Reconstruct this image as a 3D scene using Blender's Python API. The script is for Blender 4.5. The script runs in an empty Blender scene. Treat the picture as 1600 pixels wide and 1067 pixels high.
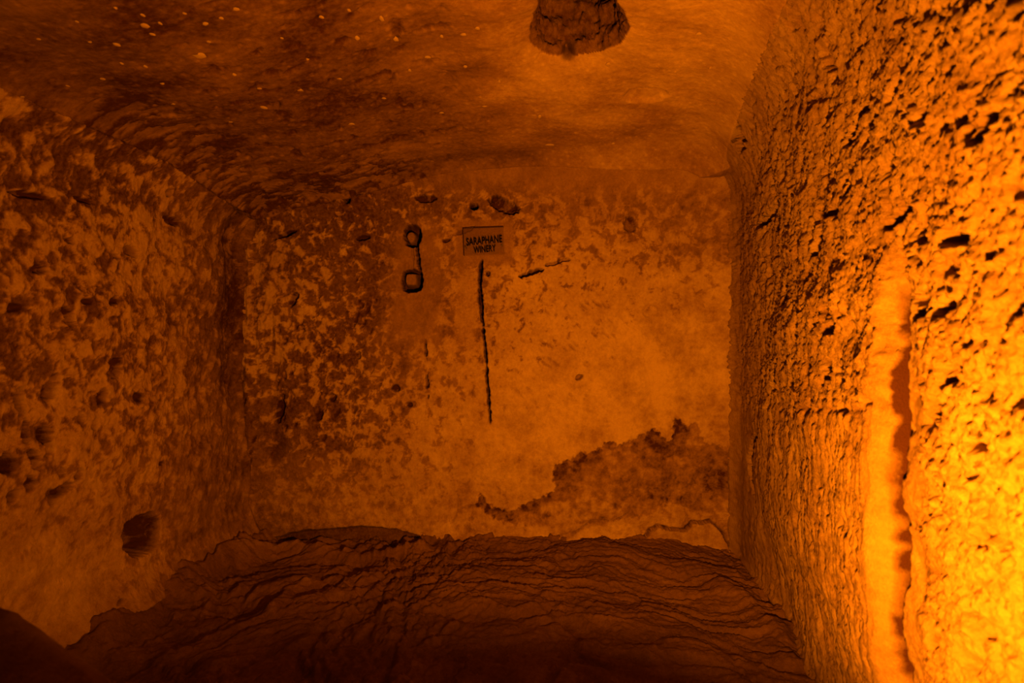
import bpy, bmesh, math
import numpy as np

# ------------------------------------------------------------------ camera, light, exposure
FPX = 889.0                                   # focal length in pixels of the 1600 x 1067 frame
CAMZ = 1.30
scene = bpy.context.scene
COL = scene.collection
cam_d = bpy.data.cameras.new('camera')
cam_d.sensor_width = 36.0
cam_d.lens = 36.0 * FPX / 1600.0
cam_d.clip_start = 0.02
cam_d.dof.use_dof = True
cam_d.dof.focus_distance = 3.3
cam_d.dof.aperture_fstop = 2.8
cam = bpy.data.objects.new('camera', cam_d)
cam.location = (0, 0, CAMZ)
cam.rotation_euler = (math.pi / 2, 0, 0)
COL.objects.link(cam)
scene.camera = cam

world = bpy.data.worlds.new('world')
world.use_nodes = True
world.node_tree.nodes['Background'].inputs[0].default_value = (0, 0, 0, 1)
world.node_tree.nodes['Background'].inputs[1].default_value = 0
scene.world = world
scene.view_settings.view_transform = 'Standard'
scene.view_settings.look = 'None'
scene.view_settings.gamma = 1.0
scene.view_settings.use_curve_mapping = False
scene.view_settings.exposure = 0.0

LAMP = (0.29, 0.50, 0.86)                    # floodlight lying on the pit's rim, below the picture
LAMP_AIM = (0.22, 0.90, 0.36)
LAMP_POWER = 118.0
LAMP_COLOUR = (1.0, 0.25, 0.003)

# ------------------------------------------------------------------ noise
def _perm(seed):
    return np.random.RandomState(seed).permutation(512).astype(np.int32)
_PC = {}
def _tab(seed):
    if seed not in _PC:
        r = np.random.RandomState(seed + 999)
        a = r.rand(512).astype(np.float32) * 6.2831853
        _PC[seed] = (_perm(seed), np.cos(a), np.sin(a), r.rand(512).astype(np.float32), r.rand(512).astype(np.float32))
    return _PC[seed]
def _h(p, i, j):
    return p[(p[i & 511] + j) & 511]
def noise(x, y, seed=0):
    p, c, s, _, _ = _tab(seed)
    xf = np.floor(x); yf = np.floor(y)
    i = xf.astype(np.int32); j = yf.astype(np.int32)
    x = (x - xf).astype(np.float32); y = (y - yf).astype(np.float32)
    u = x * x * x * (x * (x * 6 - 15) + 10); v = y * y * y * (y * (y * 6 - 15) + 10)
    def g(a, b, dx, dy):
        k = _h(p, a, b)
        return c[k] * dx + s[k] * dy
    n00 = g(i, j, x, y); n10 = g(i + 1, j, x - 1, y)
    n01 = g(i, j + 1, x, y - 1); n11 = g(i + 1, j + 1, x - 1, y - 1)
    a = n00 + u * (n10 - n00); b = n01 + u * (n11 - n01)
    return (a + v * (b - a)) * 1.5
def fbm(x, y, o=4, seed=0, gain=0.5):
    t = 0; a = 1.0; n = 0
    for k in range(o):
        t = t + a * noise(x, y, seed + k); n += a
        a *= gain; x = x * 2.03 + 13.7; y = y * 2.03 + 7.1
    return t / n * 1.35
def ridged(x, y, o=4, seed=0, gain=0.5):
    t = 0; a = 1.0; n = 0
    for k in range(o):
        t = t + a * (1 - 2 * np.abs(noise(x, y, seed + k))); n += a
        a *= gain; x = x * 2.07 + 3.3; y = y * 2.07 + 17.1
    return t / n
def worley(x, y, seed=0, second=False):
    p, _, _, r1, r2 = _tab(seed)
    xf = np.floor(x); yf = np.floor(y)
    i = xf.astype(np.int32); j = yf.astype(np.int32)
    best = np.full(np.shape(x), 9.0, np.float32); b2 = best.copy()
    cid = np.zeros(np.shape(x), np.float32)
    for a in (-1, 0, 1):
        for b in (-1, 0, 1):
            k = _h(p, i + a, j + b)
            d = (xf + a + r1[k] - x) ** 2 + (yf + b + r2[k] - y) ** 2
            m = d < best
            b2 = np.where(m, best, np.minimum(b2, d))
            cid = np.where(m, r1[(k * 7 + 3) & 511], cid)
            best = np.where(m, d, best)
    if second:
        return np.sqrt(best), np.sqrt(b2), cid
    return np.sqrt(best), cid
def S(x, a=0.0, b=1.0):
    t = np.clip((x - a) / (b - a), 0, 1)
    return t * t * (3 - 2 * t)
def fillet(t, r):
    """bulge of a surface near an edge with another surface at distance t, rounding radius r"""
    tm = 0.293 * r
    q = np.clip(r - t, 0, 0.707 * r)
    f = r - np.sqrt(np.maximum(r * r - q * q, 0))
    return np.where(t < tm, 0.293 * r - (tm - t) * 0.35, f)
def fillets(*tr):
    """rounding against several neighbouring surfaces at once"""
    q2 = 0; num = 0; den = 1e-6; tuck = 0
    for t, r in tr:
        q = np.clip((r - t) / r, 0, 0.707)
        q2 = q2 + q * q; num = num + q * r; den = den + q
        tuck = tuck + np.maximum(0, 0.293 * r - t) * 0.35
    q2 = np.minimum(q2, 0.68)
    return num / den * (1 - np.sqrt(1 - q2)) - tuck
def calm(*ts):
    m = 1.0
    for t in ts: m = m * (0.12 + 0.88 * S(t, 0.10, 0.42))
    return m
def dseg(x, y, pts):
    """distance to a polyline and the position 0..1 along it"""
    best = np.full(np.shape(x), 1e9); pos = np.zeros(np.shape(x)); n = len(pts) - 1
    for k in range(n):
        ax, ay = pts[k]; bx, by = pts[k + 1]
        dx, dy = bx - ax, by - ay
        t = np.clip(((x - ax) * dx + (y - ay) * dy) / (dx * dx + dy * dy + 1e-12), 0, 1)
        d = np.hypot(x - ax - t * dx, y - ay - t * dy)
        m = d < best
        pos = np.where(m, (k + t) / n, pos); best = np.where(m, d, best)
    return best, pos
def inpoly(x, y, pts):
    """signed distance, negative inside"""
    d, _ = dseg(x, y, list(pts) + [pts[0]])
    ins = np.zeros(np.shape(x), bool); n = len(pts)
    for k in range(n):
        ax, ay = pts[k]; bx, by = pts[(k + 1) % n]
        c = ((ay > y) != (by > y)) & (x < (bx - ax) * (y - ay) / (by - ay + 1e-12) + ax)
        ins ^= c
    return np.where(ins, -d, d)
def field(x, y, pts, w):
    """smooth interpolation of control points (x, y, value)"""
    num = 0; den = 1e-9
    for (a, b, v) in pts:
        k = np.exp(-((x - a) ** 2 + (y - b) ** 2) / (2 * w * w))
        num = num + k * v; den = den + k
    return num / den
def blob(x, y, cx, cy, rx, ry, ang=0.0):
    c, s = math.cos(ang), math.sin(ang)
    u = ((x - cx) * c + (y - cy) * s) / rx; v = (-(x - cx) * s + (y - cy) * c) / ry
    return np.hypot(u, v)

# ------------------------------------------------------------------ materials
def stone_material(name, dark, light, grain=60.0, bump=0.5, bumpdist=0.004, rough=0.9, spec=0.15):
    m = bpy.data.materials.new(name); m.use_nodes = True
    nt = m.node_tree; N = nt.nodes; L = nt.links
    N.clear()
    out = N.new('ShaderNodeOutputMaterial'); bs = N.new('ShaderNodeBsdfPrincipled')
    L.new(bs.outputs[0], out.inputs[0])
    bs.inputs['Roughness'].default_value = rough
    bs.inputs['Specular IOR Level'].default_value = spec
    at = N.new('ShaderNodeAttribute'); at.attribute_name = 'tone'
    tc = N.new('ShaderNodeTexCoord')
    n1 = N.new('ShaderNodeTexNoise'); n1.inputs['Scale'].default_value = grain
    n1.inputs['Detail'].default_value = 8; n1.inputs['Roughness'].default_value = 0.76
    L.new(tc.outputs['Object'], n1.inputs['Vector'])
    mm = N.new('ShaderNodeMath'); mm.operation = 'MULTIPLY_ADD'
    mm.inputs[1].default_value = 0.66; L.new(n1.outputs['Fac'], mm.inputs[0])
    sub = N.new('ShaderNodeMath'); sub.operation = 'SUBTRACT'; sub.inputs[1].default_value = 0.33
    L.new(at.outputs['Fac'], mm.inputs[2]); L.new(mm.outputs[0], sub.inputs[0])
    cr = N.new('ShaderNodeValToRGB'); e = cr.color_ramp.elements
    e[0].position = 0.0; e[0].color = (*dark, 1)
    e[1].position = 1.0; e[1].color = (*light, 1)
    mid = e.new(0.5); mid.color = (*[(a * 0.56 + b * 0.44) * f for a, b, f in zip(dark, light, (1.0, 0.87, 0.80))], 1)
    L.new(sub.outputs[0], cr.inputs[0]); L.new(cr.outputs[0], bs.inputs['Base Color'])
    n2 = N.new('ShaderNodeTexNoise'); n2.inputs['Scale'].default_value = grain * 1.6
    n2.inputs['Detail'].default_value = 6; n2.inputs['Roughness'].default_value = 0.7
    L.new(tc.outputs['Object'], n2.inputs['Vector'])
    bp = N.new('ShaderNodeBump'); bp.inputs['Strength'].default_value = bump; bp.inputs['Distance'].default_value = bumpdist
    L.new(n2.outputs['Fac'], bp.inputs['Height']); L.new(bp.outputs[0], bs.inputs['Normal'])
    return m
def plain_material(name, col, rough=0.6, metal=0.0, scale=30.0, var=0.25):
    m = bpy.data.materials.new(name); m.use_nodes = True
    nt = m.node_tree; bs = nt.nodes['Principled BSDF']
    tc = nt.nodes.new('ShaderNodeTexCoord')
    n = nt.nodes.new('ShaderNodeTexNoise'); n.inputs['Scale'].default_value = scale; n.inputs['Detail'].default_value = 4
    nt.links.new(tc.outputs['Object'], n.inputs['Vector'])
    cr = nt.nodes.new('ShaderNodeValToRGB')
    cr.color_ramp.elements[0].color = (*[c * (1 - var) for c in col], 1)
    cr.color_ramp.elements[1].color = (*[min(1, c * (1 + var)) for c in col], 1)
    nt.links.new(n.outputs['Fac'], cr.inputs[0]); nt.links.new(cr.outputs[0], bs.inputs['Base Color'])
    bs.inputs['Specular IOR Level'].default_value = 0.1
    bs.inputs['Roughness'].default_value = rough; bs.inputs['Metallic'].default_value = metal
    return m

M_WALL = stone_material('plastered_tuff', (0.048, 0.016, 0.007), (0.50, 0.365, 0.23), 70, 0.9, 0.006)
M_ROUGH = stone_material('rough_tuff', (0.055, 0.020, 0.009), (0.50, 0.37, 0.23), 100, 1.0, 0.008)
M_CEIL = stone_material('ceiling_tuff', (0.048, 0.016, 0.007), (0.50, 0.365, 0.23), 60, 0.8, 0.005)
M_FLOOR = stone_material('trodden_tuff', (0.036, 0.013, 0.006), (0.34, 0.225, 0.14), 55, 1.0, 0.008)
M_PEBBLE = plain_material('pale_pebble', (0.40, 0.29, 0.18), 0.85, 0, 80, 0.25)

# ------------------------------------------------------------------ mesh grid helper
def grid_object(name, P, tone, mat, split=(), parent=None, kind='structure'):
    """P (m,n,3) positions, tone (m,n); split = [(part name, vertex mask, label)] become child meshes"""
    m, n = P.shape[:2]
    idx = np.arange(m * n, dtype=np.int32).reshape(m, n)
    quads = np.stack([idx[:-1, :-1], idx[:-1, 1:], idx[1:, 1:], idx[1:, :-1]], -1).reshape(-1, 4)
    owner = np.zeros(len(quads), np.int32)
    for k, (_, mask, _) in enumerate(split):
        owner[mask.reshape(-1)[quads].all(1)] = k + 1
    V = P.reshape(-1, 3).astype(np.float32); T = tone.reshape(-1).astype(np.float32)
    root = None
    for k in range(len(split) + 1):
        q = quads[owner == k]
        if not len(q):
            continue
        used = np.zeros(len(V), bool); used[q.reshape(-1)] = True
        remap = np.cumsum(used, dtype=np.int32) - 1
        q = remap[q]; vv = V[used]
        me = bpy.data.meshes.new(name if k == 0 else split[k - 1][0])
        me.vertices.add(len(vv)); me.vertices.foreach_set('co', vv.reshape(-1))
        me.loops.add(len(q) * 4); me.loops.foreach_set('vertex_index', np.ascontiguousarray(q).reshape(-1))
        me.polygons.add(len(q)); me.polygons.foreach_set('loop_start', np.arange(0, len(q) * 4, 4, dtype=np.int32))
        me.update(calc_edges=True)
        me.shade_smooth()
        a = me.attributes.new('tone', 'FLOAT', 'POINT'); a.data.foreach_set('value', T[used])
        me.materials.append(mat)
        o = bpy.data.objects.new(me.name, me); COL.objects.link(o)
        if k == 0:
            root = o
            if kind: o['kind'] = kind
            if parent: o.parent = parent
        else:
            o.parent = root
            if split[k - 1][2]: o['label'] = split[k - 1][2]
    return root
def axis(*spans):
    """concatenated 1D samples: (from, to, spacing)"""
    r = []
    for (a, b, h) in spans:
        n = max(2, int(round(abs(b - a) / h)) + 1)
        s = np.linspace(a, b, n)
        r.append(s if not r else s[1:])
    return np.concatenate(r)

# ------------------------------------------------------------------ the room's planes
YB = 3.60                                         # back wall
def rx(y): return 0.61 + 0.225 * y                # right wall, plan
def lx(y): return -1.95 + 0.075 * y               # left wall, plan
def zc(x, y):                                     # ceiling
    return 2.58 - 0.10 * S(-x, -0.3, 1.0) - 0.22 * S(-x, 0.3, 1.5) + 0.02 * np.sin(x * 2.1 + y * 1.3) - 0.11 * S(y, 2.5, 3.5)
def zf(x, y):                                     # floor, a rock hump falling away to both sides
    return 0.0 + 0.05 * np.exp(-((x - 0.1) / 0.9) ** 2) * S(y, 1.6, 3.2) - 0.02 * S(x, 0.9, 1.5)
def pb(px, py):                                   # a place on the back wall
    return ((px - 800) / FPX * YB, CAMZ + (533 - py) / FPX * YB)
def pl(px, py):                                   # a place on the left wall (y, z)
    y = 1.95 / (0.075 - (px - 800) / FPX)
    return (y, CAMZ + (533 - py) / FPX * y)
def pr(px, py):                                   # a place on the right wall (y, z)
    y = 0.61 / ((px - 800) / FPX - 0.225)
    return (y, CAMZ + (533 - py) / FPX * y)
def pc(px, py):                                   # a place on the ceiling (x, y)
    y = 2.2
    for _ in range(12):
        x = (px - 800) / FPX * y
        y = (float(zc(np.float64(x), np.float64(y))) - CAMZ) * FPX / (533 - py)
    return ((px - 800) / FPX * y, y)
def pf(px, py, z=0.03):                           # a place on the floor (x, y)
    y = (CAMZ - z) * FPX / (py - 533)
    return ((px - 800) / FPX * y, y)
PXM = YB / FPX                                    # metres for one pixel on the back wall

# ------------------------------------------------------------------ back wall
def flaky(x, z, cover, sharp, seed):
    """pale crust flaked off dark stone: 1 crust, 0 stone"""
    wx = fbm(x * 9, z * 9, 3, seed) * 0.03; wz = fbm(x * 9 + 40, z * 9, 3, seed + 5) * 0.03
    n = fbm((x + wx) * 14, (z + wz) * 13, 6, seed + 9, 0.68) * 0.62
    return S(n + (cover - 0.5) * 1.1, -sharp, sharp), n
def stroke(x, z, pts, width, seed, wob=0.6, taper=True):
    w = width * (1 + wob * fbm(x * 28, z * 28, 3, seed) * 1.6)
    d, t = dseg(x + fbm(x * 20, z * 20, 2, seed + 3) * width * 0.7, z + fbm(x * 20 + 9, z * 20, 2, seed + 4) * width * 0.7, pts)
    if taper:
        w = w * np.clip(np.minimum(t, 1 - t) * 9 + 0.25, 0, 1)
    return S(-(d - w), -0.0025, 0.0035)

def build_back():
    X, Z = np.meshgrid(axis((-1.86, 1.62, 0.0051)), axis((-0.08, 2.66, 0.0051)))
    px = 800 + X / PXM; py = 533 - (Z - CAMZ) / PXM
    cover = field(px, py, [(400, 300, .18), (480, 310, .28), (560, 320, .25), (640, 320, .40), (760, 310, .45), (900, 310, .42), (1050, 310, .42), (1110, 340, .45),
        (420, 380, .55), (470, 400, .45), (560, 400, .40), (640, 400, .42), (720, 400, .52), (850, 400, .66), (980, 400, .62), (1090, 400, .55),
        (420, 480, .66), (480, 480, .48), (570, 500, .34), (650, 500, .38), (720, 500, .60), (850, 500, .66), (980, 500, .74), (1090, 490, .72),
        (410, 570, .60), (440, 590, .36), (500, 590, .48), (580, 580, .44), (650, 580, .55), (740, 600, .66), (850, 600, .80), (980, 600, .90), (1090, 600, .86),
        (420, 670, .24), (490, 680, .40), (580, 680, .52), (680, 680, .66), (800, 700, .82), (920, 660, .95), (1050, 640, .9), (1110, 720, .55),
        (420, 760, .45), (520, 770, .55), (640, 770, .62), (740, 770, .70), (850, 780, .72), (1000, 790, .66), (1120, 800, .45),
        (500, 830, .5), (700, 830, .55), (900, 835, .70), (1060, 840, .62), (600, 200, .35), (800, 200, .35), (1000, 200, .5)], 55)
    busy = field(px, py, [(420, 320, .9), (560, 320, 1), (700, 310, .6), (900, 310, .3), (1080, 320, .25), (440, 420, .6), (550, 430, .9), (640, 420, .25), (720, 430, .5),
        (850, 430, .75), (1000, 420, .6), (1090, 460, .35), (440, 560, .8), (540, 560, 1), (640, 530, .12), (720, 540, .55), (850, 540, .75), (960, 540, .4), (1080, 560, .15),
        (440, 660, .6), (540, 660, .8), (640, 650, .6), (760, 660, .35), (900, 650, .15), (1060, 650, .15), (450, 760, .3), (600, 760, .35), (760, 760, .3), (900, 760, .3), (1050, 800, .3), (600, 830, .2), (900, 840, .2)], 55)
    fl, n = flaky(X, Z, cover, 0.11, 11)
    soft = np.clip(cover + 0.35 * fbm(X * 5, Z * 5, 4, 51) + 0.22 * fbm(X * 24, Z * 24, 3, 57), 0, 1)
    crust = fl * 0.74 + 0.08
    # small bits: ragged specks inside both
    speck = fbm(X * 55, Z * 48, 3, 71)
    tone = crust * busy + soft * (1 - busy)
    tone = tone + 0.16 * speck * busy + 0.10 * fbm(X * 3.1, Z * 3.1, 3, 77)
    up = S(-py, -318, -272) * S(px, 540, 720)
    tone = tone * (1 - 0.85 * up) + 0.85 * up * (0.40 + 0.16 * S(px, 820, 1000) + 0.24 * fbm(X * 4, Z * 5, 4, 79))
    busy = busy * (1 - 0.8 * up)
    d = np.zeros_like(X)
    cm = calm(zc(X, YB) - Z, rx(YB) - X)
    d += cm * (0.030 * fbm(X * 1.4, Z * 1.4, 3, 1) + 0.009 * fbm(X * 6, Z * 6, 4, 4))
    d += busy * (0.006 * fl + 0.007 * fbm(X * 22, Z * 16, 4, 14))
    d += 0.0016 * fbm(X * 60, Z * 60, 2, 24)
    # slanting tool marks
    for (ang, su, sv, sd, reg, amp) in ((1.15, 11, 34, 31, S(-px, -690, -560) * S(py, 380, 470) * S(-py, -760, -690), 0.013),
                                        (-0.75, 11, 36, 37, S(px, 740, 830) * S(-px, -990, -930) * S(py, 420, 480) * S(-py, -660, -600), 0.010)):
        c, s = math.cos(ang), math.sin(ang)
        u = X * c + Z * s + 0.02 * fbm(X * 7, Z * 7, 2, sd); v = -X * s + Z * c
        w, cid = worley(u * su, v * sv, sd)
        pit = S(-w, -0.42, -0.12) * (cid > 0.55) * reg * S(fbm(X * 6, Z * 6, 2, sd + 2), -0.15, 0.35)
        d -= amp * pit; tone -= 0.20 * pit
    # vertical furrows beside the left corner
    fur = S(-px, -470, -400) * S(py, 330, 420) * S(-py, -740, -600)
    d += fur * 0.012 * fbm(X * 26, Z * 4, 3, 41)
    d -= 0.035 * np.exp(-((px - 425 - (py - 650) * 0.05) / 20) ** 2) * S(py, 520, 600) * S(-py, -760, -700)
    # smooth strip with the carved tether, smooth column left of the crack
    sm = np.exp(-((px - 650) / 34) ** 4) * S(py, 340, 370) * S(-py, -560, -500)
    d -= 0.010 * np.exp(-((px - 650) / 40) ** 4) * S(py, 440, 470) * S(-py, -600, -540)
    tone = tone * (1 - 0.8 * sm) + 0.8 * sm * (0.40 + 0.12 * fbm(X * 10, Z * 10, 4, 63))
    cl = np.exp(-((px - 728) / 15) ** 4) * S(py, 400, 430) * S(-py, -560, -520)
    tone = tone * (1 - 0.7 * cl) + 0.7 * cl * 0.62
    # flat under the sign
    fs = S(-np.maximum(np.abs(px - 757) / 44, np.abs(py - 378) / 34), -1.15, -0.85)
    d = d * (1 - fs) + fs * (0.030 * fbm(X * 1.4, Z * 1.4, 3, 1))
    tone = tone * (1 - 0.85 * fs) + 0.85 * fs * (0.42 + 0.08 * fbm(X * 12, Z * 12, 3, 66))
    # ------ carved tether: two eyes and the groove joining them
    q = lambda pts: [pb(*p) for p in pts]
    sw = fbm(X * 30, Z * 30, 2, 81) * 0.006
    eye1 = np.hypot((px - 644) / 13.5, (py - 367) / 17.5) + sw * 14
    in1 = np.hypot((px - 640.5) / 8, (py - 368) / 10.5) + sw * 14
    eye2 = np.maximum(np.abs(px - 643.5) / 17, np.abs(py - 438) / 18.5) ** 1 * 0.55 + 0.45 * np.hypot((px - 643.5) / 15, (py - 438) / 17) + sw * 14
    in2 = np.maximum(np.abs(px - 640.5) / 10.5, np.abs(py - 435) / 11.5) * 0.6 + 0.4 * np.hypot((px - 640.5) / 10, (py - 435) / 11.5) + sw * 14
    e1 = S(-eye1, -1.10, -0.92); e2 = S(-eye2, -1.10, -0.92)
    i1 = S(-in1, -1.2, -0.7); i2 = S(-in2, -1.2, -0.7)
    gr = stroke(X, Z, q([(651, 380), (652, 398), (655, 420)]), 0.011, 83, 0.2, False)
    gl = stroke(X, Z, q([(643, 388), (644.5, 402), (644, 418)]), 0.006, 85, 0.3, False)
    carve = np.maximum.reduce([e1 * (1 - 0.85 * i1) * 0.16, e2 * (1 - 0.85 * i2) * 0.16, gr * 0.10, gl * 0.018])
    d -= carve
    tone = np.where(carve > 0.02, tone * 0.5 - 0.12, tone)  # shade inside the carving also put into the tone
    tone = tone * (1 - np.maximum(i1, i2) * 0.6) + np.maximum(i1, i2) * 0.6 * 0.58
    eyes_mask = np.maximum.reduce([e1, e2, gr, gl]) > 0.02
    # ------ cracks
    cr = np.maximum.reduce([
        stroke(X, Z, q([(752, 404), (750, 440), (751, 478), (755, 508)]), 0.0125, 91, 0.35),
        stroke(X, Z, q([(756, 512), (757, 538), (760, 568)]), 0.009, 93, 0.4),
        stroke(X, Z, q([(760, 570), (762, 605), (765, 640), (767, 662)]), 0.008, 95, 0.5)])
    cr2 = stroke(X, Z, q([(664, 530), (667, 565), (668, 590), (669, 624)]), 0.007, 97, 0.9)
    cr2 *= S(fbm(X * 14, Z * 14, 2, 98), -0.35, 0.0)
    slit = np.maximum(stroke(X, Z, q([(810, 432), (830, 425), (850, 420)]), 0.013, 101, 0.3),
                      0.45 * stroke(X, Z, q([(852, 414), (872, 409), (892, 404)]), 0.010, 103, 0.5))
    hair = np.maximum.reduce([stroke(X, Z, q([(707, 366), (722, 361), (742, 354)]), 0.010, 105, 0.5) * 0.6,
        0.3 * stroke(X, Z, q([(716, 778), (714, 800), (705, 820)]), 0.003, 107, 0.3),
        0.5 * stroke(X, Z, q([(862, 838), (900, 830), (925, 812), (960, 812), (983, 800)]), 0.004, 109, 0.4)])
    d -= 0.13 * cr + 0.05 * cr2 + 0.10 * slit + 0.035 * hair
    tone -= 0.60 * cr + 0.45 * cr2 + 0.50 * slit + 0.35 * hair
    # ------ drilled holes and hollows  (px, py, rx, ry, angle, depth)
    holes = 0
    for (a, b, r1, r2, an, dep) in ((545, 313, 6, 6, 0, .05), (741, 322, 6, 6, .8, .06), (446, 366, 17, 4, .35, .03), (566, 371, 10, 4, .2, .025), (460, 468, 6, 12, -.5, .025),
                                    (787, 320, 26, 11, -.45, .035), (905, 589, 6, 4, .4, .03), (763, 427, 3, 4, 0, .02), (665, 310, 17, 6, 0, .018), (697, 375, 6, 3, .2, .015),
                                    (985, 350, 10, 14, .5, .015), (436, 640, 7, 22, -.2, .02), (520, 620, 5, 8, .4, .02), (618, 606, 7, 6, 0, .015), (640, 632, 5, 4, 0, .015), (500, 650, 5, 9, -.4, .02), (560, 555, 4, 6, 0, .015)):
        cx, cz = pb(a, b)
        rr = blob(X, Z, cx, cz, r1 * PXM, r2 * PXM, an) + 0.30 * fbm(X * 35, Z * 35, 2, int(a))
        h = S(-rr, -1.12, -0.72); d -= dep * 2.0 * h; tone -= 0.42 * h; holes = np.maximum(holes, h)
    # ------ dark ragged patch where the plaster has fallen, low on the right
    pt = q([(752, 770), (770, 795), (800, 800), (840, 778), (868, 770), (863, 740), (868, 722), (890, 718), (905, 708), (930, 702), (950, 692), (985, 690), (1010, 674), (1030, 672), (1042, 690),
            (1052, 685), (1053, 657), (1066, 655), (1073, 665), (1090, 660), (1100, 690), (1135, 700), (1150, 780), (1120, 800), (1070, 790), (1040, 785), (1020, 800), (960, 812), (920, 815), (850, 825), (780, 815), (745, 790)])
    rag = fbm(X * 22, Z * 22, 5, 121, 0.62)
    sd = inpoly(X, Z, pt) + rag * 0.030
    pm = S(-sd, -0.006, 0.008)
    edge = np.exp(-(np.maximum(-sd, 0) / 0.10)) * S(-px, -1110, -1060)
    pm_t = pm * (0.42 + 0.58 * edge) * (0.72 + 0.5 * S(fbm(X * 14, Z * 14, 4, 131, 0.6), -0.3, 0.3))
    low = np.interp(px.ravel(), [740, 800, 870, 1000, 1130], [826, 830, 812, 797, 775]).reshape(px.shape)
    pm_t = pm_t * (1 - 0.8 * S(py + 30 * rag, low - 45, low + 8))
    tone = tone - pm_t * 0.68
    d -= pm * (0.007 + 0.006 * fbm(X * 30, Z * 30, 3, 141))
    # ------ crumbling plaster tongue and pale skirting by the floor
    tongue = q([(1003, 862), (1008, 836), (1024, 822), (1050, 826), (1070, 828), (1082, 816), (1108, 814), (1124, 826), (1130, 845), (1137, 865), (1080, 872)])
    st = inpoly(X, Z, tongue) + 0.010 * fbm(X * 18, Z * 18, 3, 151)
    tg = S(-st, -0.004, 0.006)
    d += 0.035 * tg; tone = tone * (1 - tg) + tg * (0.62 + 0.2 * fbm(X * 20, Z * 20, 3, 153))
    rim = np.exp(-(st / 0.010) ** 2) * (st > 0); d -= 0.030 * rim; tone -= 0.55 * rim
    skirt = inpoly(X, Z, q([(870, 862), (885, 838), (925, 820), (950, 818), (985, 816), (1000, 840), (1002, 866)])) + 0.01 * fbm(X * 14, Z * 14, 3, 157)
    sk = S(-skirt, -0.006, 0.012); d += 0.03 * sk * S(-Z, -0.16, 0.0); tone += 0.14 * sk
    # ------ long dark hollow at the foot, left of the middle
    lens = inpoly(X, Z, q([(425, 842), (470, 828), (560, 822), (620, 826), (655, 836), (668, 848), (640, 862), (560, 868), (470, 862)])) + 0.008 * fbm(X * 16, Z * 16, 3, 161)
    ln = S(-lens, -0.008, 0.02); d -= 0.05 * ln; tone = tone * (1 - 0.7 * ln) + 0.7 * ln * (-0.05)
    # rounded edges against ceiling, floor, side walls
    d += fillets((zc(X, YB) - Z, 0.17 + 0.25 * S(X, 0.0, 0.9)), (rx(YB) - X, 0.20), (X - lx(YB), 0.07)) + fillet(Z - zf(X, YB), 0.045)
    P = np.stack([X, YB - d, Z], -1)
    tone = np.clip(tone, -0.4, 1.05)
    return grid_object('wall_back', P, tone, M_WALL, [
        ('carved_recess', eyes_mask, 'two carved eyes joined by a narrow groove'),
        ('crack', (cr > 0.02), 'long vertical crack below the sign'),
        ('fallen_plaster_patch', pm > 0.5, 'dark ragged patch of bare stone'),
        ('crumbling_plaster_edge', tg > 0.5, 'pale crumbling plaster at the foot of the wall')])

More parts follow.
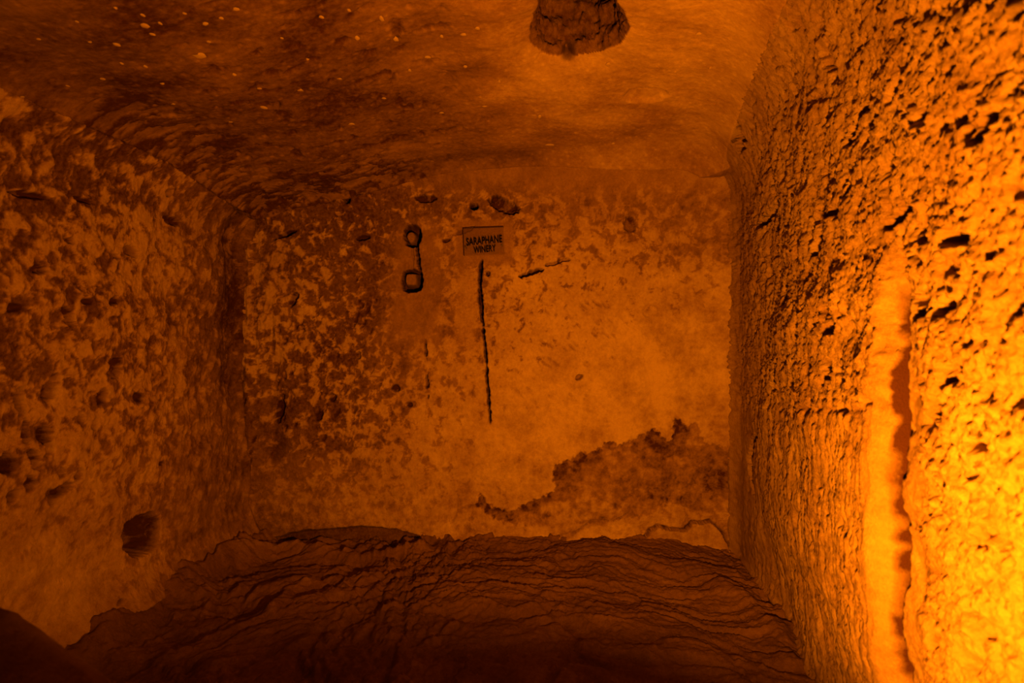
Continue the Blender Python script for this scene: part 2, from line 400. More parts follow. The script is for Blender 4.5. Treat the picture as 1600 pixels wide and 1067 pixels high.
# ------------------------------------------------------------------ left wall
def build_left():
    Y, Z = np.meshgrid(axis((-1.6, 1.3, 0.05), (1.3, 2.52, 0.0058), (2.52, 2.86, 0.0030), (2.86, 3.76, 0.0058)), axis((-0.10, 2.50, 0.0055)))
    a = lx(Y) / np.maximum(Y, 0.3)
    px = 800 + FPX * a; py = 533 - (Z - CAMZ) / np.maximum(Y, 0.3) * FPX
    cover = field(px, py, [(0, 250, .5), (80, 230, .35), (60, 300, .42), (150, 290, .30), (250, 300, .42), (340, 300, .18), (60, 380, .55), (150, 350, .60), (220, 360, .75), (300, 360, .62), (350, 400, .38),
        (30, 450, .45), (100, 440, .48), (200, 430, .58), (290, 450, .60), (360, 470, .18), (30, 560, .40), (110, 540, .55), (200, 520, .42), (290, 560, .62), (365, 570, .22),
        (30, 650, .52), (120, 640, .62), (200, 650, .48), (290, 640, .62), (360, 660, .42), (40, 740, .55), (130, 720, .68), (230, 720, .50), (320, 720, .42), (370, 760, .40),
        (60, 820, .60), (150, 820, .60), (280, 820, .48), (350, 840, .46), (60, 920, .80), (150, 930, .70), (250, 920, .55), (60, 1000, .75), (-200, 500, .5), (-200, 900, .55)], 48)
    busy = field(px, py, [(80, 280, .9), (250, 290, .9), (340, 320, .4), (150, 400, .9), (300, 420, .7), (60, 500, .8), (200, 550, .8), (320, 560, .5), (60, 650, .8), (200, 680, .8), (330, 700, .4),
        (60, 760, .6), (200, 780, .5), (330, 800, .2), (80, 880, .25), (200, 900, .3), (60, 960, .2)], 60)
    fl, n = flaky(Y, Z, cover, 0.13, 211)
    fur = fbm(Y * 22 - Z * 7, Z * 7 + Y * 2, 4, 221)                  # leaning furrows
    furr = S(px, 120, 220) * S(py, 330, 430) * S(-py, -820, -680)
    soft = np.clip(cover + 0.34 * fbm(Y * 5, Z * 5, 4, 251) + 0.2 * fbm(Y * 22, Z * 22, 3, 257), 0, 1)
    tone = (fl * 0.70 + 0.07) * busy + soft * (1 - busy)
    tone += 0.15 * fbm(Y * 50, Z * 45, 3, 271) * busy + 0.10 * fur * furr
    d = calm(zc(lx(Y), Y) - Z) * (0.035 * fbm(Y * 1.5, Z * 1.5, 3, 201) + 0.012 * fbm(Y * 6, Z * 6, 4, 204))
    d += busy * (0.006 * fl + 0.008 * fbm(Y * 20, Z * 15, 4, 214)) + 0.010 * fur * furr + 0.0018 * fbm(Y * 60, Z * 60, 2, 224)
    # groove in the corner with the back wall, its shade also in the tone
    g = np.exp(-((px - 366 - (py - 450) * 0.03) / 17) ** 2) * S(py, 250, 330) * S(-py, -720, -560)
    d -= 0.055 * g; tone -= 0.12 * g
    # pits (px, py, rx, ry, angle, depth)
    for (p1, p2, r1, r2, an, dep) in ((35, 630, 8, 24, 0, .035), (42, 675, 6, 20, 0, .035), (73, 678, 11, 12, 0, .045), (78, 702, 6, 12, 0, .035), (8, 724, 13, 18, 0.3, .04), (54, 718, 8, 20, .5, .03),
                                      (126, 655, 4, 11, 0, .03), (150, 662, 6, 10, 0, .03), (100, 738, 5, 9, .4, .025), (126, 740, 6, 9, 0, .03), (88, 778, 6, 14, .2, .035), (105, 764, 15, 9, .3, .03), (20, 774, 8, 10, 0, .025),
                                      (47, 755, 7, 14, .3, .02), (253, 300, 6, 7, 0, .05), (208, 391, 15, 9, -.2, .03), (183, 398, 9, 5, -.2, .025), (45, 304, 28, 6, .1, .022), (130, 312, 16, 4, 0, .018), (105, 495, 6, 18, .5, .025),
                                      (85, 605, 9, 26, -.5, .025), (180, 575, 11, 16, -.2, .022), (130, 470, 8, 6, 0, .02), (175, 470, 9, 6, .2, .02), (270, 345, 14, 7, 0, .018), (110, 375, 8, 6, 0, .02), (178, 815, 3, 5, 0, .02), (175, 940, 5, 3, .3, .02),
                                      (248, 724, 5, 3, 0, .015), (215, 620, 7, 10, .3, .02), (20, 480, 12, 7, 0, .02), (60, 420, 10, 7, 0, .02), (160, 620, 7, 14, -.3, .02)):
        cy, cz = pl(p1, p2); k = cy / FPX
        rr = blob(Y, Z, cy, cz, r1 * k * 1.25, r2 * k, an) + 0.32 * fbm(Y * 30, Z * 30, 2, p1 + 3)
        h = S(-rr, -1.12, -0.68); d -= dep * 1.6 * h; tone -= 0.55 * h  # pits also darkened in the tone, as frontal lamplight leaves them faint
    # the square niche
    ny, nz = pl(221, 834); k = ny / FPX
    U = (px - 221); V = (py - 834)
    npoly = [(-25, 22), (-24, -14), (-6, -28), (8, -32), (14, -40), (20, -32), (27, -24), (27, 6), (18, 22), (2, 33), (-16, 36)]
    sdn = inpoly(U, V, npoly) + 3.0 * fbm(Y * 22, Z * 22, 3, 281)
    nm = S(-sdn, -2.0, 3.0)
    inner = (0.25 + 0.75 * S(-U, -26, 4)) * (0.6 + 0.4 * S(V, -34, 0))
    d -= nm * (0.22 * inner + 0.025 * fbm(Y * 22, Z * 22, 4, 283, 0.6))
    tone = tone * (1 - 0.95 * nm) + 0.95 * nm * (-0.12 + 0.30 * S(fbm(Y * 24, Z * 24, 3, 285), 0, .6))  # interior darkened in the tone, since the lamp reaches into it
    # rounded edges
    d += fillets((zc(lx(Y), Y) - Z, 0.34), (YB - Y, 0.07)) + fillet(Z - zf(lx(Y), Y), 0.30)
    P = np.stack([lx(Y) + d, Y, Z], -1)
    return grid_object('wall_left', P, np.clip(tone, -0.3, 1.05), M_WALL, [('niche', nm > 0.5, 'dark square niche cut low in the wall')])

# ------------------------------------------------------------------ right wall
def build_right():
    ys = [0.62]
    while ys[-1] < 3.86: ys.append(ys[-1] + 0.0037 * max(ys[-1], 0.9))
    ya = np.concatenate([np.linspace(-1.6, 0.0, 30), np.linspace(0.0, 0.62, 78)[1:-1], np.array(ys)])
    Y, Z = np.meshgrid(ya, axis((-0.10, 0.55, 0.007), (0.55, 2.05, 0.0042), (2.05, 2.72, 0.0065)))
    a = rx(Y) / np.maximum(Y, 0.4)
    px = 800 + FPX * a; py = 533 - (Z - CAMZ) / np.maximum(Y, 0.4) * FPX
    sx, sz = pr(1395, 500)
    # step: beyond the seam the wall stands out, its edge catches the lamp
    seam = sx - 0.03 * S(-(Z - CAMZ), -0.1, 0.9) + 0.006 * fbm(Z * 6, Z * 0 + 2, 3, 301)
    below = S(-Z, -1.60, -1.38)
    step = S(Y, 0.0, 0.10 + 0 * Y) * 0
    t = Y - seam
    step = below * 0.040 * S(t, 0.0, 0.055)
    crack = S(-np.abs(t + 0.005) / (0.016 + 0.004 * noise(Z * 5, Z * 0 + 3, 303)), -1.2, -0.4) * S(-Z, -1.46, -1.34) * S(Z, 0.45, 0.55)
    crt = S(-np.abs(t - 0.0032) / (0.0076 + 0.0010 * noise(Z * 5, Z * 0 + 3, 303) + 0.002 * S(Z, 0.7, 1.2)), -1.3, -0.9) * S(-Z, -1.46, -1.34) * S(Z, 0.45, 0.55)  # tone mask: paints the seam dark where the lamp shines into it
    above_crack = S(-np.abs(t + 0.002) / 0.006, -1.2, -0.4) * S(Z, 1.42, 1.5) * S(-Z, -1.85, -1.6) * S(fbm(Z * 9, Z * 0, 2, 305), -.2, .1)
    lower = S(-(py - (640 + 10 * noise(Y * 8, Z * 2, 7))), -12, 12)       # 1 above the notched line
    farside = S(t, -0.02, 0.05)
    band = S(t, -0.005, 0.02) * S(-t, -0.085, -0.05) * S(-Z, -1.25, -1.05)
    chis = farside * (1 - 0.80 * lower) * (1 - 0.7 * band)               # dressed with upright tool marks
    rough = (1 - 0.62 * chis - 0.55 * band) * (1 - 0.15 * S(Y, 2.4, 3.3))
    lee = S(t, -0.17, -0.05) * S(-t, -0.03, 0.0) * S(-Z, -1.5, -1.3)
    rough = rough * (1 - 0.65 * lee)
    wq = 0.02 * fbm(Y * 11, Z * 11, 3, 307)
    f1, cid = worley(Y * 20 + wq * 30, Z * 17 - wq * 20, 311)
    f2, c2 = worley(Y * 44 + wq * 40, Z * 40 + wq * 30, 313)
    cm = calm(zc(rx(Y), Y) - Z, (YB - Y) * 0.6)
    f3, c3 = worley(Y * 82 + wq * 40, Z * 76 - wq * 50, 315)
    d = cm * (0.028 * fbm(Y * 1.7, Z * 1.7, 3, 320) + 0.017 * fbm(Y * 5, Z * 5, 3, 323) * (1 - 0.5 * chis))
    step = step * (1 - S(Y, 1.9, 3.0))
    chis = chis * (1 - S(Y, 2.8, 3.5))
    pocks = fbm(Y * 13, Z * 12, 3, 326)
    med = rough * (0.016 * fbm(Y * 14, Z * 14, 5, 330, 0.65) - 0.005 * (f1 - 0.45) - 0.009 * (f2 - 0.45) - 0.006 * (f3 - 0.45) * (c3 > 0.3) + 0.009 * fbm(Y * 60, Z * 60, 3, 340, 0.7))
    pit = S(pocks, 0.22, 0.5) * rough
    strip = fbm(Y * 55, Z * 5.0, 4, 351, 0.6)
    d += med - 0.020 * pit + chis * (0.010 * strip - 0.010 * S(fbm(Y * 40, Z * 7, 3, 353), 0.15, 0.5)) + step - 0.13 * crack - 0.05 * above_crack
    d -= 0.012 * S(Y, 2.0, 3.0) * lower * S(fbm(Y * 30, Z * 6, 3, 357), 0.1, 0.5)
    # the notched line where the tool marks begin
    nl = np.exp(-((py - 640 - 5 * noise(Y * 12, Y * 0, 9)) / 5.0) ** 2) * S(px, 1215, 1235) * S(-px, -1375, -1350) * S(fbm(Y * 20, Z * 20, 2, 361), -0.25, 0.1)
    d -= 0.016 * nl
    tone = 0.66 + 0.13 * fbm(Y * 4, Z * 4, 4, 371) + 0.10 * fbm(Y * 30, Z * 30, 3, 375) - 0.10 * pit - 1.1 * np.maximum(crack, crt) - 0.5 * above_crack - 0.20 * nl + 0.06 * band  # the band's lamplight is also put into the tone
    tone -= 0.10 * S(Y, 2.6, 3.5)
    d -= 0.018 * lee
    d -= 0.08 * S(-Z, -0.70, -0.05) * S(-Y, -3.4, -2.6)
    # gouges: (polyline in pixels, half width px, depth)
    gou = 0
    for pts, w, dep in (([(1180, 150), (1184, 185), (1179, 230)], 4, .06), ([(1204, 248), (1208, 290), (1212, 380)], 3.5, .05), ([(1206, 322), (1197, 335), (1188, 350)], 7, .05),
                        ([(1338, 174), (1328, 200), (1318, 222)], 8, .030), ([(1334, 250), (1326, 280), (1322, 305)], 4, .025), ([(1280, 324), (1283, 350), (1275, 396)], 6, .035), ([(1302, 330), (1290, 345)], 9, .03),
                        ([(1480, 360), (1465, 375), (1500, 372)], 10, .028), ([(1418, 465), (1432, 480), (1420, 495)], 11, .030), ([(1470, 475), (1455, 490)], 10, .025), ([(1590, 470), (1575, 490)], 15, .03),
                        ([(1495, 575), (1470, 605), (1462, 640), (1440, 662)], 9, .040), ([(1423, 612), (1430, 616)], 10, .030), ([(1590, 620), (1600, 625)], 12, .03), ([(1540, 185), (1530, 215)], 12, .03), ([(1295, 80), (1300, 110)], 5, .02),
                        ([(1230, 435), (1228, 475)], 4, .025), ([(1305, 480), (1315, 505), (1305, 525)], 7, .028), ([(1218, 570), (1214, 610)], 4, .025), ([(1305, 560), (1307, 590)], 6, .028), ([(1400, 330), (1380, 352)], 8, .02), ([(1355, 195), (1358, 190)], 8, .02),
                        ([(1175, 690), (1168, 720), (1172, 770)], 2.5, .03), ([(1185, 680), (1172, 690)], 3, .02), ([(1135, 500), (1140, 450)], 2, .012), ([(1150, 560), (1148, 600)], 2, .012), ([(1520, 690), (1545, 700)], 7, .02), ([(1470, 735), (1480, 750)], 5, .02), ([(1425, 915), (1430, 925)], 5, .02), ([(1440, 850), (1445, 845)], 4, .02)):
        q = [pr(*p) for p in pts]
        ym = sum(p[0] for p in q) / len(q); kz = ym / FPX
        # work in pixel-like units: width along y is stretched by the oblique view
        ky = ym * ym / (0.61 * FPX)
        wy = fbm(Y * 22, Z * 22, 4, 381, 0.65) * 1.3
        dd, tt = dseg(Y / ky + wy * w * 0.8, Z / kz + wy * w * 0.5, [(p[0] / ky, p[1] / kz) for p in q])
        h = S(-dd / w, -1.1, -0.5) if len(q) else 0
        gou = np.maximum(gou, h); d -= dep * (1.8 + 0.6 * (ym > 2)) * h; tone -= 0.22 * h
    # rounded edges
    d += fillets((zc(rx(Y), Y) - Z, 0.42), (YB - Y, 0.20)) + fillet(Z - zf(rx(Y), Y), 0.04)
    nx, nyv = -0.9756, 0.2195
    P = np.stack([rx(Y) + nx * d, Y + nyv * d * (Y > 0.7), Z], -1)
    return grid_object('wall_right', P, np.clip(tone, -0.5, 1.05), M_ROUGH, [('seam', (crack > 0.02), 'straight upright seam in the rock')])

# ------------------------------------------------------------------ ceiling with its shaft
HC = (0.268, 2.335)
def build_ceiling():
    X, Y = np.meshgrid(axis((-2.12, 1.62, 0.0067)), axis((-1.6, 1.25, 0.06), (1.25, 3.74, 0.0067)))
    # polar remap about the shaft so that its walls get rows of their own
    dx = X - HC[0]; dy = Y - HC[1]; ang = np.arctan2(dy, dx)
    rho = np.hypot(dx, dy)
    R0 = 0.228 * (1 - 0.14 * np.cos(2 * ang - 0.1) + 0.08 * np.sin(3 * ang + 1.0) + 0.05 * noise(np.cos(ang) * 3 + 5, np.sin(ang) * 3, 401))
    A, B, C = 0.05, 0.31, 0.50
    wallt = np.clip((B - rho) / (B - A), 0, 1)                    # 0 rim .. 1 top
    r_in = R0 * (1 - 0.30 * wallt)
    r = np.where(rho > C, rho, np.where(rho > B, R0 + (rho - B) / (C - B) * (C - R0), np.where(rho > A, r_in, rho / A * R0 * 0.70)))
    s = r / np.maximum(rho, 1e-5)
    x = HC[0] + dx * s; y = HC[1] + dy * s
    sh = rho < B
    up = 0.48 * wallt ** 1.15
    base = zc(x, y)
    # flared rim, softer on the left
    fl = np.clip((rho - B) / 0.14, 0, 1)
    soft = 0.5 - 0.5 * np.cos(ang)
    base = base + np.where(sh, 0.012 + 0.045 * soft, (1 - fl) ** 2 * (0.012 + 0.045 * soft)) + up
    ca, sa = np.cos(ang), np.sin(ang)
    rel = 0.035 * fbm(ang * 2.6 + 8, wallt * 9, 4, 411, 0.62) + 0.018 * ridged(ang * 5 + 4 + wallt * 7, wallt * 14 - ang * 4.0, 3, 415)
    rel = rel * sh * S(wallt, 0, 0.12)
    x = x - ca * rel; y = y - sa * rel
    d = calm(YB - y, x - lx(y), rx(y) - x) * (0.022 * fbm(x * 1.6, y * 1.6, 3, 421) + 0.007 * fbm(x * 5, y * 8, 4, 424))
    d += 0.0016 * fbm(x * 45, y * 45, 3, 428)
    px = 800 + FPX * x / np.maximum(y, .3); py = 533 - (base - CAMZ) / np.maximum(y, .3) * FPX
    dents = S(fbm(x * 12, y * 16, 3, 431), 0.25, 0.55) * S(-px, -780, -640) * S(px, 150, 380)
    d -= 0.014 * dents
    # flaked crust along the left edge
    wl = S(-(x - lx(y)), -0.60, -0.20) * S(y, 1.9, 2.5)
    wb = S(y, 2.95, 3.35) * S(-x, 0.3, 0.9)
    edge = np.clip(np.maximum(wl, wb), 0, 1)
    flk = S(fbm(x * 7 + 0.05 * y, y * 15, 5, 441, 0.62), -0.06, 0.10)
    d -= 0.009 * flk * edge
    # tone
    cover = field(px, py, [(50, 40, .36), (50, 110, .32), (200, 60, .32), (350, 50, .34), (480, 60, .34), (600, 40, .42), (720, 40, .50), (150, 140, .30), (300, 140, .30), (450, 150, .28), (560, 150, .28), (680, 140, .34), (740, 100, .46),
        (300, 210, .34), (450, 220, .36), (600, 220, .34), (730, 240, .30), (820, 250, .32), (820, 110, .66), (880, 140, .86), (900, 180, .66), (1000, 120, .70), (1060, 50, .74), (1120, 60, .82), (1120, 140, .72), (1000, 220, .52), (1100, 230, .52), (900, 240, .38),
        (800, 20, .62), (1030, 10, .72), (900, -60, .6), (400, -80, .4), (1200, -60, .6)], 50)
    cover = cover - 0.16 * S(-px, -800, -520)  # tone lowered towards the left
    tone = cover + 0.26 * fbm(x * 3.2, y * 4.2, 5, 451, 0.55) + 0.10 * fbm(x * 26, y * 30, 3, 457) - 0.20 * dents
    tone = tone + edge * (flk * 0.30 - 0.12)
    specks, cid = worley(x * 24, y * 24, 461)
    sp = S(-specks - 0.1 * noise(x * 60, y * 60, 463), -0.22, -0.14) * (cid > 0.55)
    tone = tone + 0.14 * sp
    chip = blob(px, py, 1010, 150, 34, 10, -0.12) + 0.2 * fbm(x * 14, y * 14, 3, 471)
    ch = S(-chip, -1.1, -0.8); d -= 0.020 * ch
    for (a, b, rr) in ((433, 163, 5), (903, 79, 0), (640, 146, 2.5), (607, 112, 3)):
        if rr:
            h = S(-np.hypot(px - a, py - b) / rr, -1.2, -0.7); d -= 0.05 * h; tone -= 0.2 * h
    # little black hole under the rim of the shaft
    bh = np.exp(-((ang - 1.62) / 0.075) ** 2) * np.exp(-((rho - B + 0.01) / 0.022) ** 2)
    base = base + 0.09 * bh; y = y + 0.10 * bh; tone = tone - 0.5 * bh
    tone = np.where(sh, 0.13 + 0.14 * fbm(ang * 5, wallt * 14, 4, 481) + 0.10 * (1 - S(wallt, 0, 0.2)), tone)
    # rounded edges: against back, left and right
    f = fillets((YB - y, 0.17 + 0.25 * S(x, 0.0, 0.9)), (x - lx(y), 0.34), (rx(y) - x, 0.42))
    z = base - d * np.where(sh, 0.2, 1) - f
    P = np.stack([x, y, z], -1)
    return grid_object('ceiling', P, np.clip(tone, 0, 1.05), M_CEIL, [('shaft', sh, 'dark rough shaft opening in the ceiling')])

# ------------------------------------------------------------------ floor
def build_floor():
    X, Y = np.meshgrid(axis((-2.05, 1.58, 0.0067)), axis((-1.6, 1.3, 0.06), (1.3, 3.72, 0.0062)))
    wx = 0.16 * fbm(X * 1.7, Y * 1.7, 3, 501); wy = 0.16 * fbm(X * 1.7 + 30, Y * 1.7, 3, 505)
    # bedding runs with the left wall on the left, across the room on the right
    th = 0.95 * S(-X, -0.2, 1.3) - 0.25 * S(X, 0.3, 1.3)
    c, s = np.cos(th), np.sin(th)
    u = (X + wx) * c + (Y + wy) * s; v = -(X + wx) * s + (Y + wy) * c
    z = zf(X, Y)
    z = z + 0.045 * fbm(X * 1.6, Y * 1.6, 3, 511)
    w1, c1 = worley(u * 3.2, v * 5.2, 515)
    w2, c2 = worley(u * 9, v * 13, 517)
    z = z + 0.030 * (c1 - 0.5) * S(-w1, -0.6, -0.25) + 0.045 * fbm(u * 4.0, v * 6.5, 5, 521, 0.62)
    z = z - 0.016 * (w2 - 0.45) + 0.014 * ridged(u * 5, v * 8, 4, 527, 0.6)
    sc = (v * 4.6 + 0.9 * fbm(u * 2.5, v * 2.0, 3, 525)); fr = sc - np.floor(sc)
    z = z + 0.020 * (S(fr, 0.0, 0.2) - fr) * S(-X, 0.0, 0.7)
    z = z + 0.008 * fbm(X * 30, Y * 30, 3, 531, 0.6)
    # raised lip along the left and the back
    lip, t = dseg(X + 0.03 * wx, Y, [pf(150, 1010), pf(300, 910), pf(390, 868), pf(450, 857), pf(560, 868), pf(660, 862)])
    z = z + 0.050 * np.exp(-(lip / 0.05) ** 2)
    lip2, t = dseg(X, Y + 0.1 * wx, [pf(425, 960), pf(450, 925), pf(480, 912), pf(525, 905)])
    z = z + 0.040 * np.exp(-(lip2 / 0.035) ** 2)
    lip3, t = dseg(X, Y, [pf(1120, 905), pf(1170, 935), pf(1210, 975), pf(1235, 1030)])
    z = z + 0.030 * np.exp(-(lip3 / 0.06) ** 2)
    # cleft between the floor rock and the right wall
    cl, t = dseg(X + 0.02 * fbm(X * 9, Y * 9, 2, 535), Y, [pf(1168, 858), pf(1195, 868), pf(1225, 900), pf(1250, 945), pf(1280, 1010), pf(1300, 1067)])
    z = z - 0.06 * np.exp(-(cl / 0.022) ** 2) * S(-t, -0.98, -0.5)
    z = z - 0.10 * S(X - rx(Y) , -0.10, 0.0) * 0
    tone = 0.44 + 0.16 * fbm(X * 3, Y * 3, 4, 541) + 0.12 * fbm(u * 14, v * 18, 3, 545) + 0.10 * np.exp(-(lip / 0.03) ** 2) + 0.10 * np.exp(-(lip2 / 0.02) ** 2)
    tone -= 0.3 * np.exp(-(cl / 0.018) ** 2)
    z = z + fillet(X - lx(Y), 0.30) + fillet(YB - Y, 0.045)
    P = np.stack([X, Y, z], -1)
    return grid_object('floor', P, np.clip(tone, 0, 1), M_FLOOR, [('cleft', (cl < 0.022) & (t < 0.9), 'dark cleft along the right wall')])

wall_back = build_back()
wall_left = build_left()
wall_right = build_right()
ceiling = build_ceiling()
floor = build_floor()

# wall behind the camera
def build_front():
    X, Z = np.meshgrid(axis((-2.2, 0.7, 0.05)), axis((-0.1, 2.8, 0.05)))
    d = 0.05 * fbm(X * 2, Z * 2, 4, 601)
    P = np.stack([X, -1.5 + d, Z], -1)
    return grid_object('wall_front', P, np.clip(0.45 + 0.3 * fbm(X * 4, Z * 4, 3, 605), 0, 1), M_WALL)
build_front()

# ------------------------------------------------------------------ the stone rim of the pit, where the photographer stands
def build_ledge():
    # plan line of the rim, from the left wall to the right wall
    line = [(-1.80, 1.67), (-1.40, 1.42), (-1.01, 1.18), (-0.70, 0.985), (-0.50, 0.84), (-0.3, 0.75), (-0.05, 0.76), (0.08, 0.82), (0.30, 0.83), (0.42, 0.76), (0.5, 0.68), (0.7, 0.50), (0.80, 0.40)]
    lxp = np.array([p[0] for p in line]); lyp = np.array([p[1] for p in line])
    U = axis((0.0, 1.0, 0.0065)); W = axis((-2.9, -0.35, 0.05), (-0.35, 0.0, 0.011), (0.0, 0.86, 0.022))
    UU, WW = np.meshgrid(U, W)
    top = 0.755; r = 0.06
    a = np.clip((WW + r) / (2 * r), 0, 1) * math.pi / 2
    out = np.where(WW < -r, WW, np.where(WW > r, 0.0, -r + r * np.sin(a)))
    zz = np.where(WW < -r, top, np.where(WW > r, top - WW, top - r + r * np.cos(a)))
    x = -1.80 + UU * 2.60
    ye = np.interp(x, lxp, lyp)
    y = np.maximum(ye + out + 0.012 * fbm(x * 4, x * 0 + 1, 3, 611) + 0.010 * fbm(x * 8, WW * 8, 3, 615), -1.45)
    # unseen hump added to keep the lamp off the ledge's left end
    zz = zz + 0.012 * fbm(x * 4, WW * 4, 4, 621) + 0.12 * np.exp(-((x + 0.02) / 0.10) ** 2) * S(-y, -0.70, -0.60) * (WW < 0)
    zl = lx(y) + 0.03; zr = rx(y) - 0.03
    x = zl + (x + 1.80) / 2.60 * (zr - zl) * np.where(True, 1, 1)
    x = np.where(y > 0.6, np.clip(-1.80 + UU * 2.60, zl, zr), x)
    tone = 0.40 + 0.2 * fbm(x * 5, WW * 5, 4, 625)
    return grid_object('stone_ledge', np.stack([x, y, zz], -1), np.clip(tone, 0, 1), M_FLOOR)
ledge = build_ledge()
ledge['label'] = 'dark unlit stone ledge rising into the lower left corner of the foreground'

# ------------------------------------------------------------------ the sign
def mesh_object(name, bm, mat, parent=None):
    me = bpy.data.meshes.new(name); bm.to_mesh(me); bm.free()
    me.materials.append(mat)
    o = bpy.data.objects.new(name, me); COL.objects.link(o)
    if parent: o.parent = parent
    return o
def acrylic():
    m = bpy.data.materials.new('smoked_acrylic'); m.use_nodes = True
    nt = m.node_tree; N = nt.nodes; N.clear()
    out = N.new('ShaderNodeOutputMaterial'); tr = N.new('ShaderNodeBsdfTransparent'); gl = N.new('ShaderNodeBsdfGlossy'); df = N.new('ShaderNodeBsdfDiffuse')
    mx = N.new('ShaderNodeMixShader'); m2 = N.new('ShaderNodeMixShader')
    ns = N.new('ShaderNodeTexNoise'); ns.inputs['Scale'].default_value = 40
    cr = N.new('ShaderNodeValToRGB'); cr.color_ramp.elements[0].color = (.90, .88, .86, 1); cr.color_ramp.elements[1].color = (.96, .95, .94, 1)
    nt.links.new(ns.outputs['Fac'], cr.inputs[0]); nt.links.new(cr.outputs[0], tr.inputs[0])
    gl.inputs['Roughness'].default_value = 0.12; df.inputs[0].default_value = (.30, .20, .12, 1)
    mx.inputs[0].default_value = 0.03; m2.inputs[0].default_value = 0.08
    nt.links.new(tr.outputs[0], mx.inputs[1]); nt.links.new(gl.outputs[0], mx.inputs[2])
    nt.links.new(mx.outputs[0], m2.inputs[1]); nt.links.new(df.outputs[0], m2.inputs[2]); nt.links.new(m2.outputs[0], out.inputs[0])
    return m
def build_sign():
    M_INK = plain_material('black_letter', (0.003, 0.0025, 0.002), 0.9, 0, 60, 0.3)
    M_EDGE_SHADOW = plain_material('edge_shadow', (0.05, 0.03, 0.02), 0.6, 0, 60, 0.3)
    M_SCREW = plain_material('dull_steel', (0.10, 0.08, 0.06), 0.45, 0.8, 90, 0.3)
    root = bpy.data.objects.new('sign', None); COL.objects.link(root)
    root.empty_display_size = 0.05
    cx, cz = pb(756.5, 378)
    root.location = (cx, YB - 0.030, cz)
    root.rotation_euler = (0, math.radians(-2.2), 0)
    root['label'] = 'small clear wall sign with black lettering, above the long vertical crack'
    root['category'] = 'sign'
    w, h, th = 63 * PXM, 43 * PXM, 0.004
    bm = bmesh.new(); bmesh.ops.create_cube(bm, size=1)
    for v in bm.verts: v.co = (v.co.x * w, v.co.y * th, v.co.z * h)
    bmesh.ops.bevel(bm, geom=bm.edges[:], offset=0.0008, segments=1, affect='EDGES')
    mesh_object('panel', bm, acrylic(), root)
    for nm, (a, b, c, d_) in (('edge_shadow_strip', (-w / 2, w / 2, h / 2 - 0.003, h / 2 + 0.001)), ('edge_shadow_strip', (-w / 2 - 0.001, -w / 2 + 0.003, -h / 2, h / 2))):  # dark strips standing for the shadow lines along the panel's edges
        bm = bmesh.new(); bmesh.ops.create_cube(bm, size=1)
        for v in bm.verts: v.co = ((a + b) / 2 + v.co.x * (b - a), v.co.y * (th + 0.002), (c + d_) / 2 + v.co.z * (d_ - c))
        mesh_object(nm, bm, M_EDGE_SHADOW, root)
    for txt, tx, tz, tw, thh in (('SARAPHANE', 0.6, 1.5, 55.5, 12.0), ('WINERY', 1.0, -12.0, 34.5, 10.5)):
        cu = bpy.data.curves.new('lettering', 'FONT'); cu.body = txt; cu.align_x = 'CENTER'; cu.align_y = 'CENTER'
        cu.size = 1.0; cu.extrude = 0.01; cu.offset = 0.022; cu.space_character = 1.04
        to = bpy.data.objects.new('lettering', cu); COL.objects.link(to)
        dg = bpy.context.evaluated_depsgraph_get(); dg.update()
        me = bpy.data.meshes.new_from_object(to.evaluated_get(dg))
        bpy.data.objects.remove(to); bpy.data.curves.remove(cu)
        co = np.zeros(len(me.vertices) * 3, np.float32); me.vertices.foreach_get('co', co); co = co.reshape(-1, 3)
        lo, hi = co.min(0), co.max(0); n = (co - (lo + hi) / 2) / (hi - lo)
        new = np.stack([tx * PXM + n[:, 0] * tw * PXM, -th / 2 - 0.0012 + n[:, 2] * 0.002, tz * PXM + n[:, 1] * thh * PXM + n[:, 0] * tw * PXM * 0.06], -1)
        me.vertices.foreach_set('co', new.astype(np.float32).reshape(-1)); me.update()
        me.materials.clear(); me.materials.append(M_INK); me.name = 'lettering'
        o = bpy.data.objects.new('lettering', me); COL.objects.link(o); o.parent = root
        o['label'] = 'black capital letters ' + txt
    for sx, sz in ((-28.0, -8.0), (28.0, -7.0)):
        bm = bmesh.new()
        bmesh.ops.create_cone(bm, cap_ends=True, segments=16, radius1=0.0065, radius2=0.0055, depth=0.004)
        r2 = bmesh.ops.create_cone(bm, cap_ends=True, segments=10, radius1=0.004, radius2=0.004, depth=0.034)
        for v in r2['verts']: v.co.z -= 0.017
        for v in bm.verts:
            x, y, z = v.co; v.co = (x + sx * PXM, -z - th / 2 - 0.002, y + sz * PXM)
        mesh_object('screw', bm, M_SCREW, root)
build_sign()

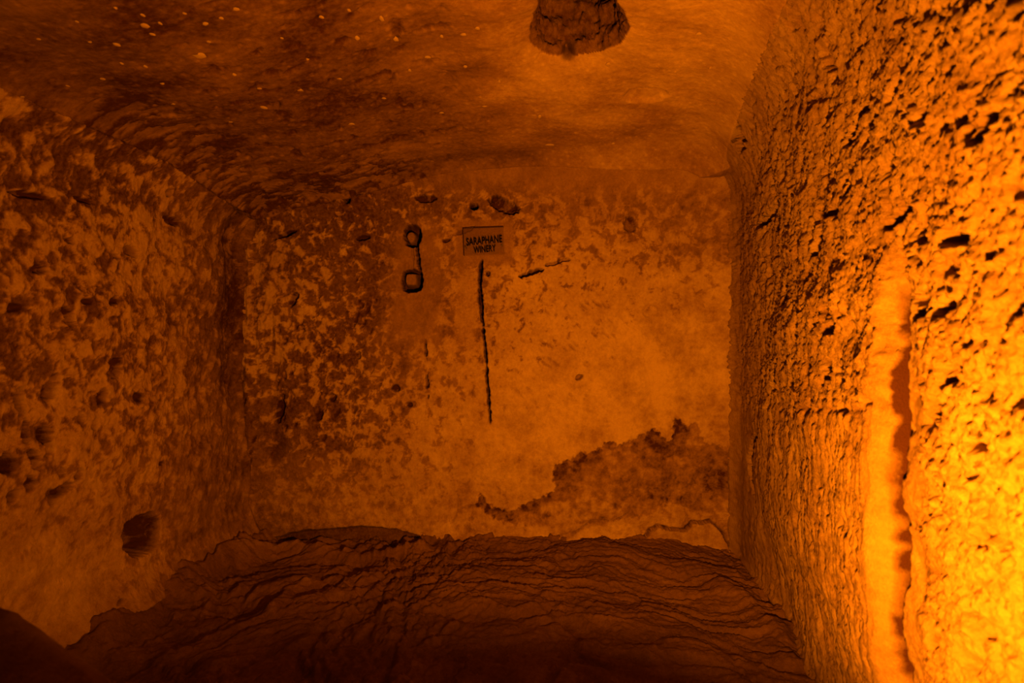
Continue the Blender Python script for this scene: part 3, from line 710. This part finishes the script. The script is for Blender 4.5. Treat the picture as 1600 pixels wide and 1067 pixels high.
# ------------------------------------------------------------------ pale pebbles set in the ceiling
def build_pebbles():
    dg = bpy.context.evaluated_depsgraph_get(); dg.update()
    bases = []
    for k in range(4):
        bm = bmesh.new(); bmesh.ops.create_icosphere(bm, subdivisions=1, radius=1)
        r = np.random.RandomState(700 + k)
        for v in bm.verts: v.co *= 0.78 + 0.44 * r.rand()
        me = bpy.data.meshes.new('pebble'); bm.to_mesh(me); bm.free(); me.materials.append(M_PEBBLE); me.shade_smooth()
        bases.append(me)
    spots = [(309, 90, 13, 7, .35), (225, 37, 8, 5, .4), (182, 66, 5, 4, 0), (320, 38, 7, 3, .2), (368, 13, 7, 3, .2), (466, 144, 8, 4, .2), (412, 165, 5, 4, .2), (253, 134, 4, 3, 0), (227, 107, 3, 3, 0),
             (160, 123, 5, 2.5, .4), (34, 108, 5, 2, .5), (180, 6, 3, 3, 0), (345, 27, 4, 3, .2), (326, 67, 4, 2, .4), (405, 136, 4, 2, .3), (366, 117, 4, 3, 0), (549, 193, 6, 2.5, .1), (105, 121, 4, 2, .4), (238, 52, 4, 3, .2), (190, 102, 3, 3, 0),
             (222, 18, 3, 4, .2), (250, 34, 3, 3, 0), (502, 29, 4, 3, 0), (558, 61, 5, 4, 0), (617, 64, 6, 5, 0), (596, 34, 4, 5, 0), (668, 93, 5, 3, .2), (727, 104, 4, 3, 0), (724, 57, 5, 3, 0), (690, 62, 3, 3, 0), (746, 45, 4, 3, 0), (843, 180, 4, 4, 0),
             (950, 104, 4, 4, 0), (1092, 51, 5, 3, 0), (859, 226, 8, 3, 0), (757, 165, 5, 2, 0), (690, 175, 4, 2, .2), (640, 110, 3, 3, 0), (545, 20, 3, 3, 0), (140, 60, 4, 2, .3), (60, 60, 4, 2, .3), (288, 20, 4, 2, .2), (440, 60, 3, 2, 0), (480, 95, 4, 2, .2), (360, 190, 4, 2, .2), (270, 165, 4, 2, .3),
             (1055, 110, 3, 3, 0), (1110, 95, 3, 2, 0), (958, 221, 3, 3, 0), (600, 150, 4, 2, 0), (530, 120, 4, 2, 0), (780, 128, 3, 3, 0), (65, 150, 4, 2, .3), (120, 30, 3, 2, .3)]
    for i, (a, b, r1, r2, an) in enumerate(spots):
        x, y = pc(a, b)
        ok, loc, nor, _ = ceiling.ray_cast((x, y, 1.6), (0, 0, 1))
        if not ok: continue
        o = bpy.data.objects.new('pebble', bases[i % 4]); COL.objects.link(o)
        o.location = loc; o.parent = ceiling
        k = y / FPX
        o.scale = (r1 * k, r2 * k * 1.7, min(r1, r2) * k * 0.55); o.rotation_euler = (0, 0, -an)
build_pebbles()

# ------------------------------------------------------------------ the floodlight on the rim, below the picture
def build_lamp():
    from mathutils import Vector
    M_IRON = plain_material('black_iron', (0.03, 0.028, 0.025), 0.5, 0.6, 50, 0.3)
    root = bpy.data.objects.new('floodlight', None); COL.objects.link(root); root.location = (LAMP[0], LAMP[1], LAMP[2])
    aim = Vector(LAMP_AIM).normalized()
    root.rotation_euler = aim.to_track_quat('-Z', 'Y').to_euler()
    root['label'] = 'small black floodlight lying on the stone ledge in front of the pit'; root['category'] = 'lamp'
    # housing: an open tray behind the light, its mouth at local z = 0.004
    bm = bmesh.new(); ring = []
    for (r, z) in ((0.042, 0.062), (0.060, 0.012), (0.066, 0.010), (0.066, -0.004), (0.056, -0.004), (0.056, 0.008), (0.036, 0.052)):
        ring.append([bm.verts.new((sx * r * 1.0, sy * r * 0.85, z)) for sx, sy in ((1, 1), (-1, 1), (-1, -1), (1, -1))])
    for p, q in zip(ring, ring[1:]):
        for k in range(4): bm.faces.new((p[k], p[(k + 1) % 4], q[(k + 1) % 4], q[k]))
    bm.faces.new(ring[0]); bm.faces.new(ring[-1][::-1])
    mesh_object('housing', bm, M_IRON, root)
    bm = bmesh.new()
    for sx in (-1, 1):
        r = bmesh.ops.create_cube(bm, size=1)
        for v in r['verts']: v.co = (sx * 0.072 + v.co.x * 0.006, -0.030 + v.co.y * 0.09, 0.025 + v.co.z * 0.018)
    r = bmesh.ops.create_cube(bm, size=1)
    for v in r['verts']: v.co = (v.co.x * 0.15, -0.074 + v.co.y * 0.006, 0.025 + v.co.z * 0.02)
    mesh_object('bracket', bm, M_IRON, root)
    ld = bpy.data.lights.new('bulb', 'AREA'); ld.shape = 'DISK'; ld.size = 0.09; ld.energy = LAMP_POWER; ld.color = LAMP_COLOUR
    lo = bpy.data.objects.new('bulb', ld); COL.objects.link(lo); lo.parent = root; lo.location = (0, 0, 0)
build_lamp()
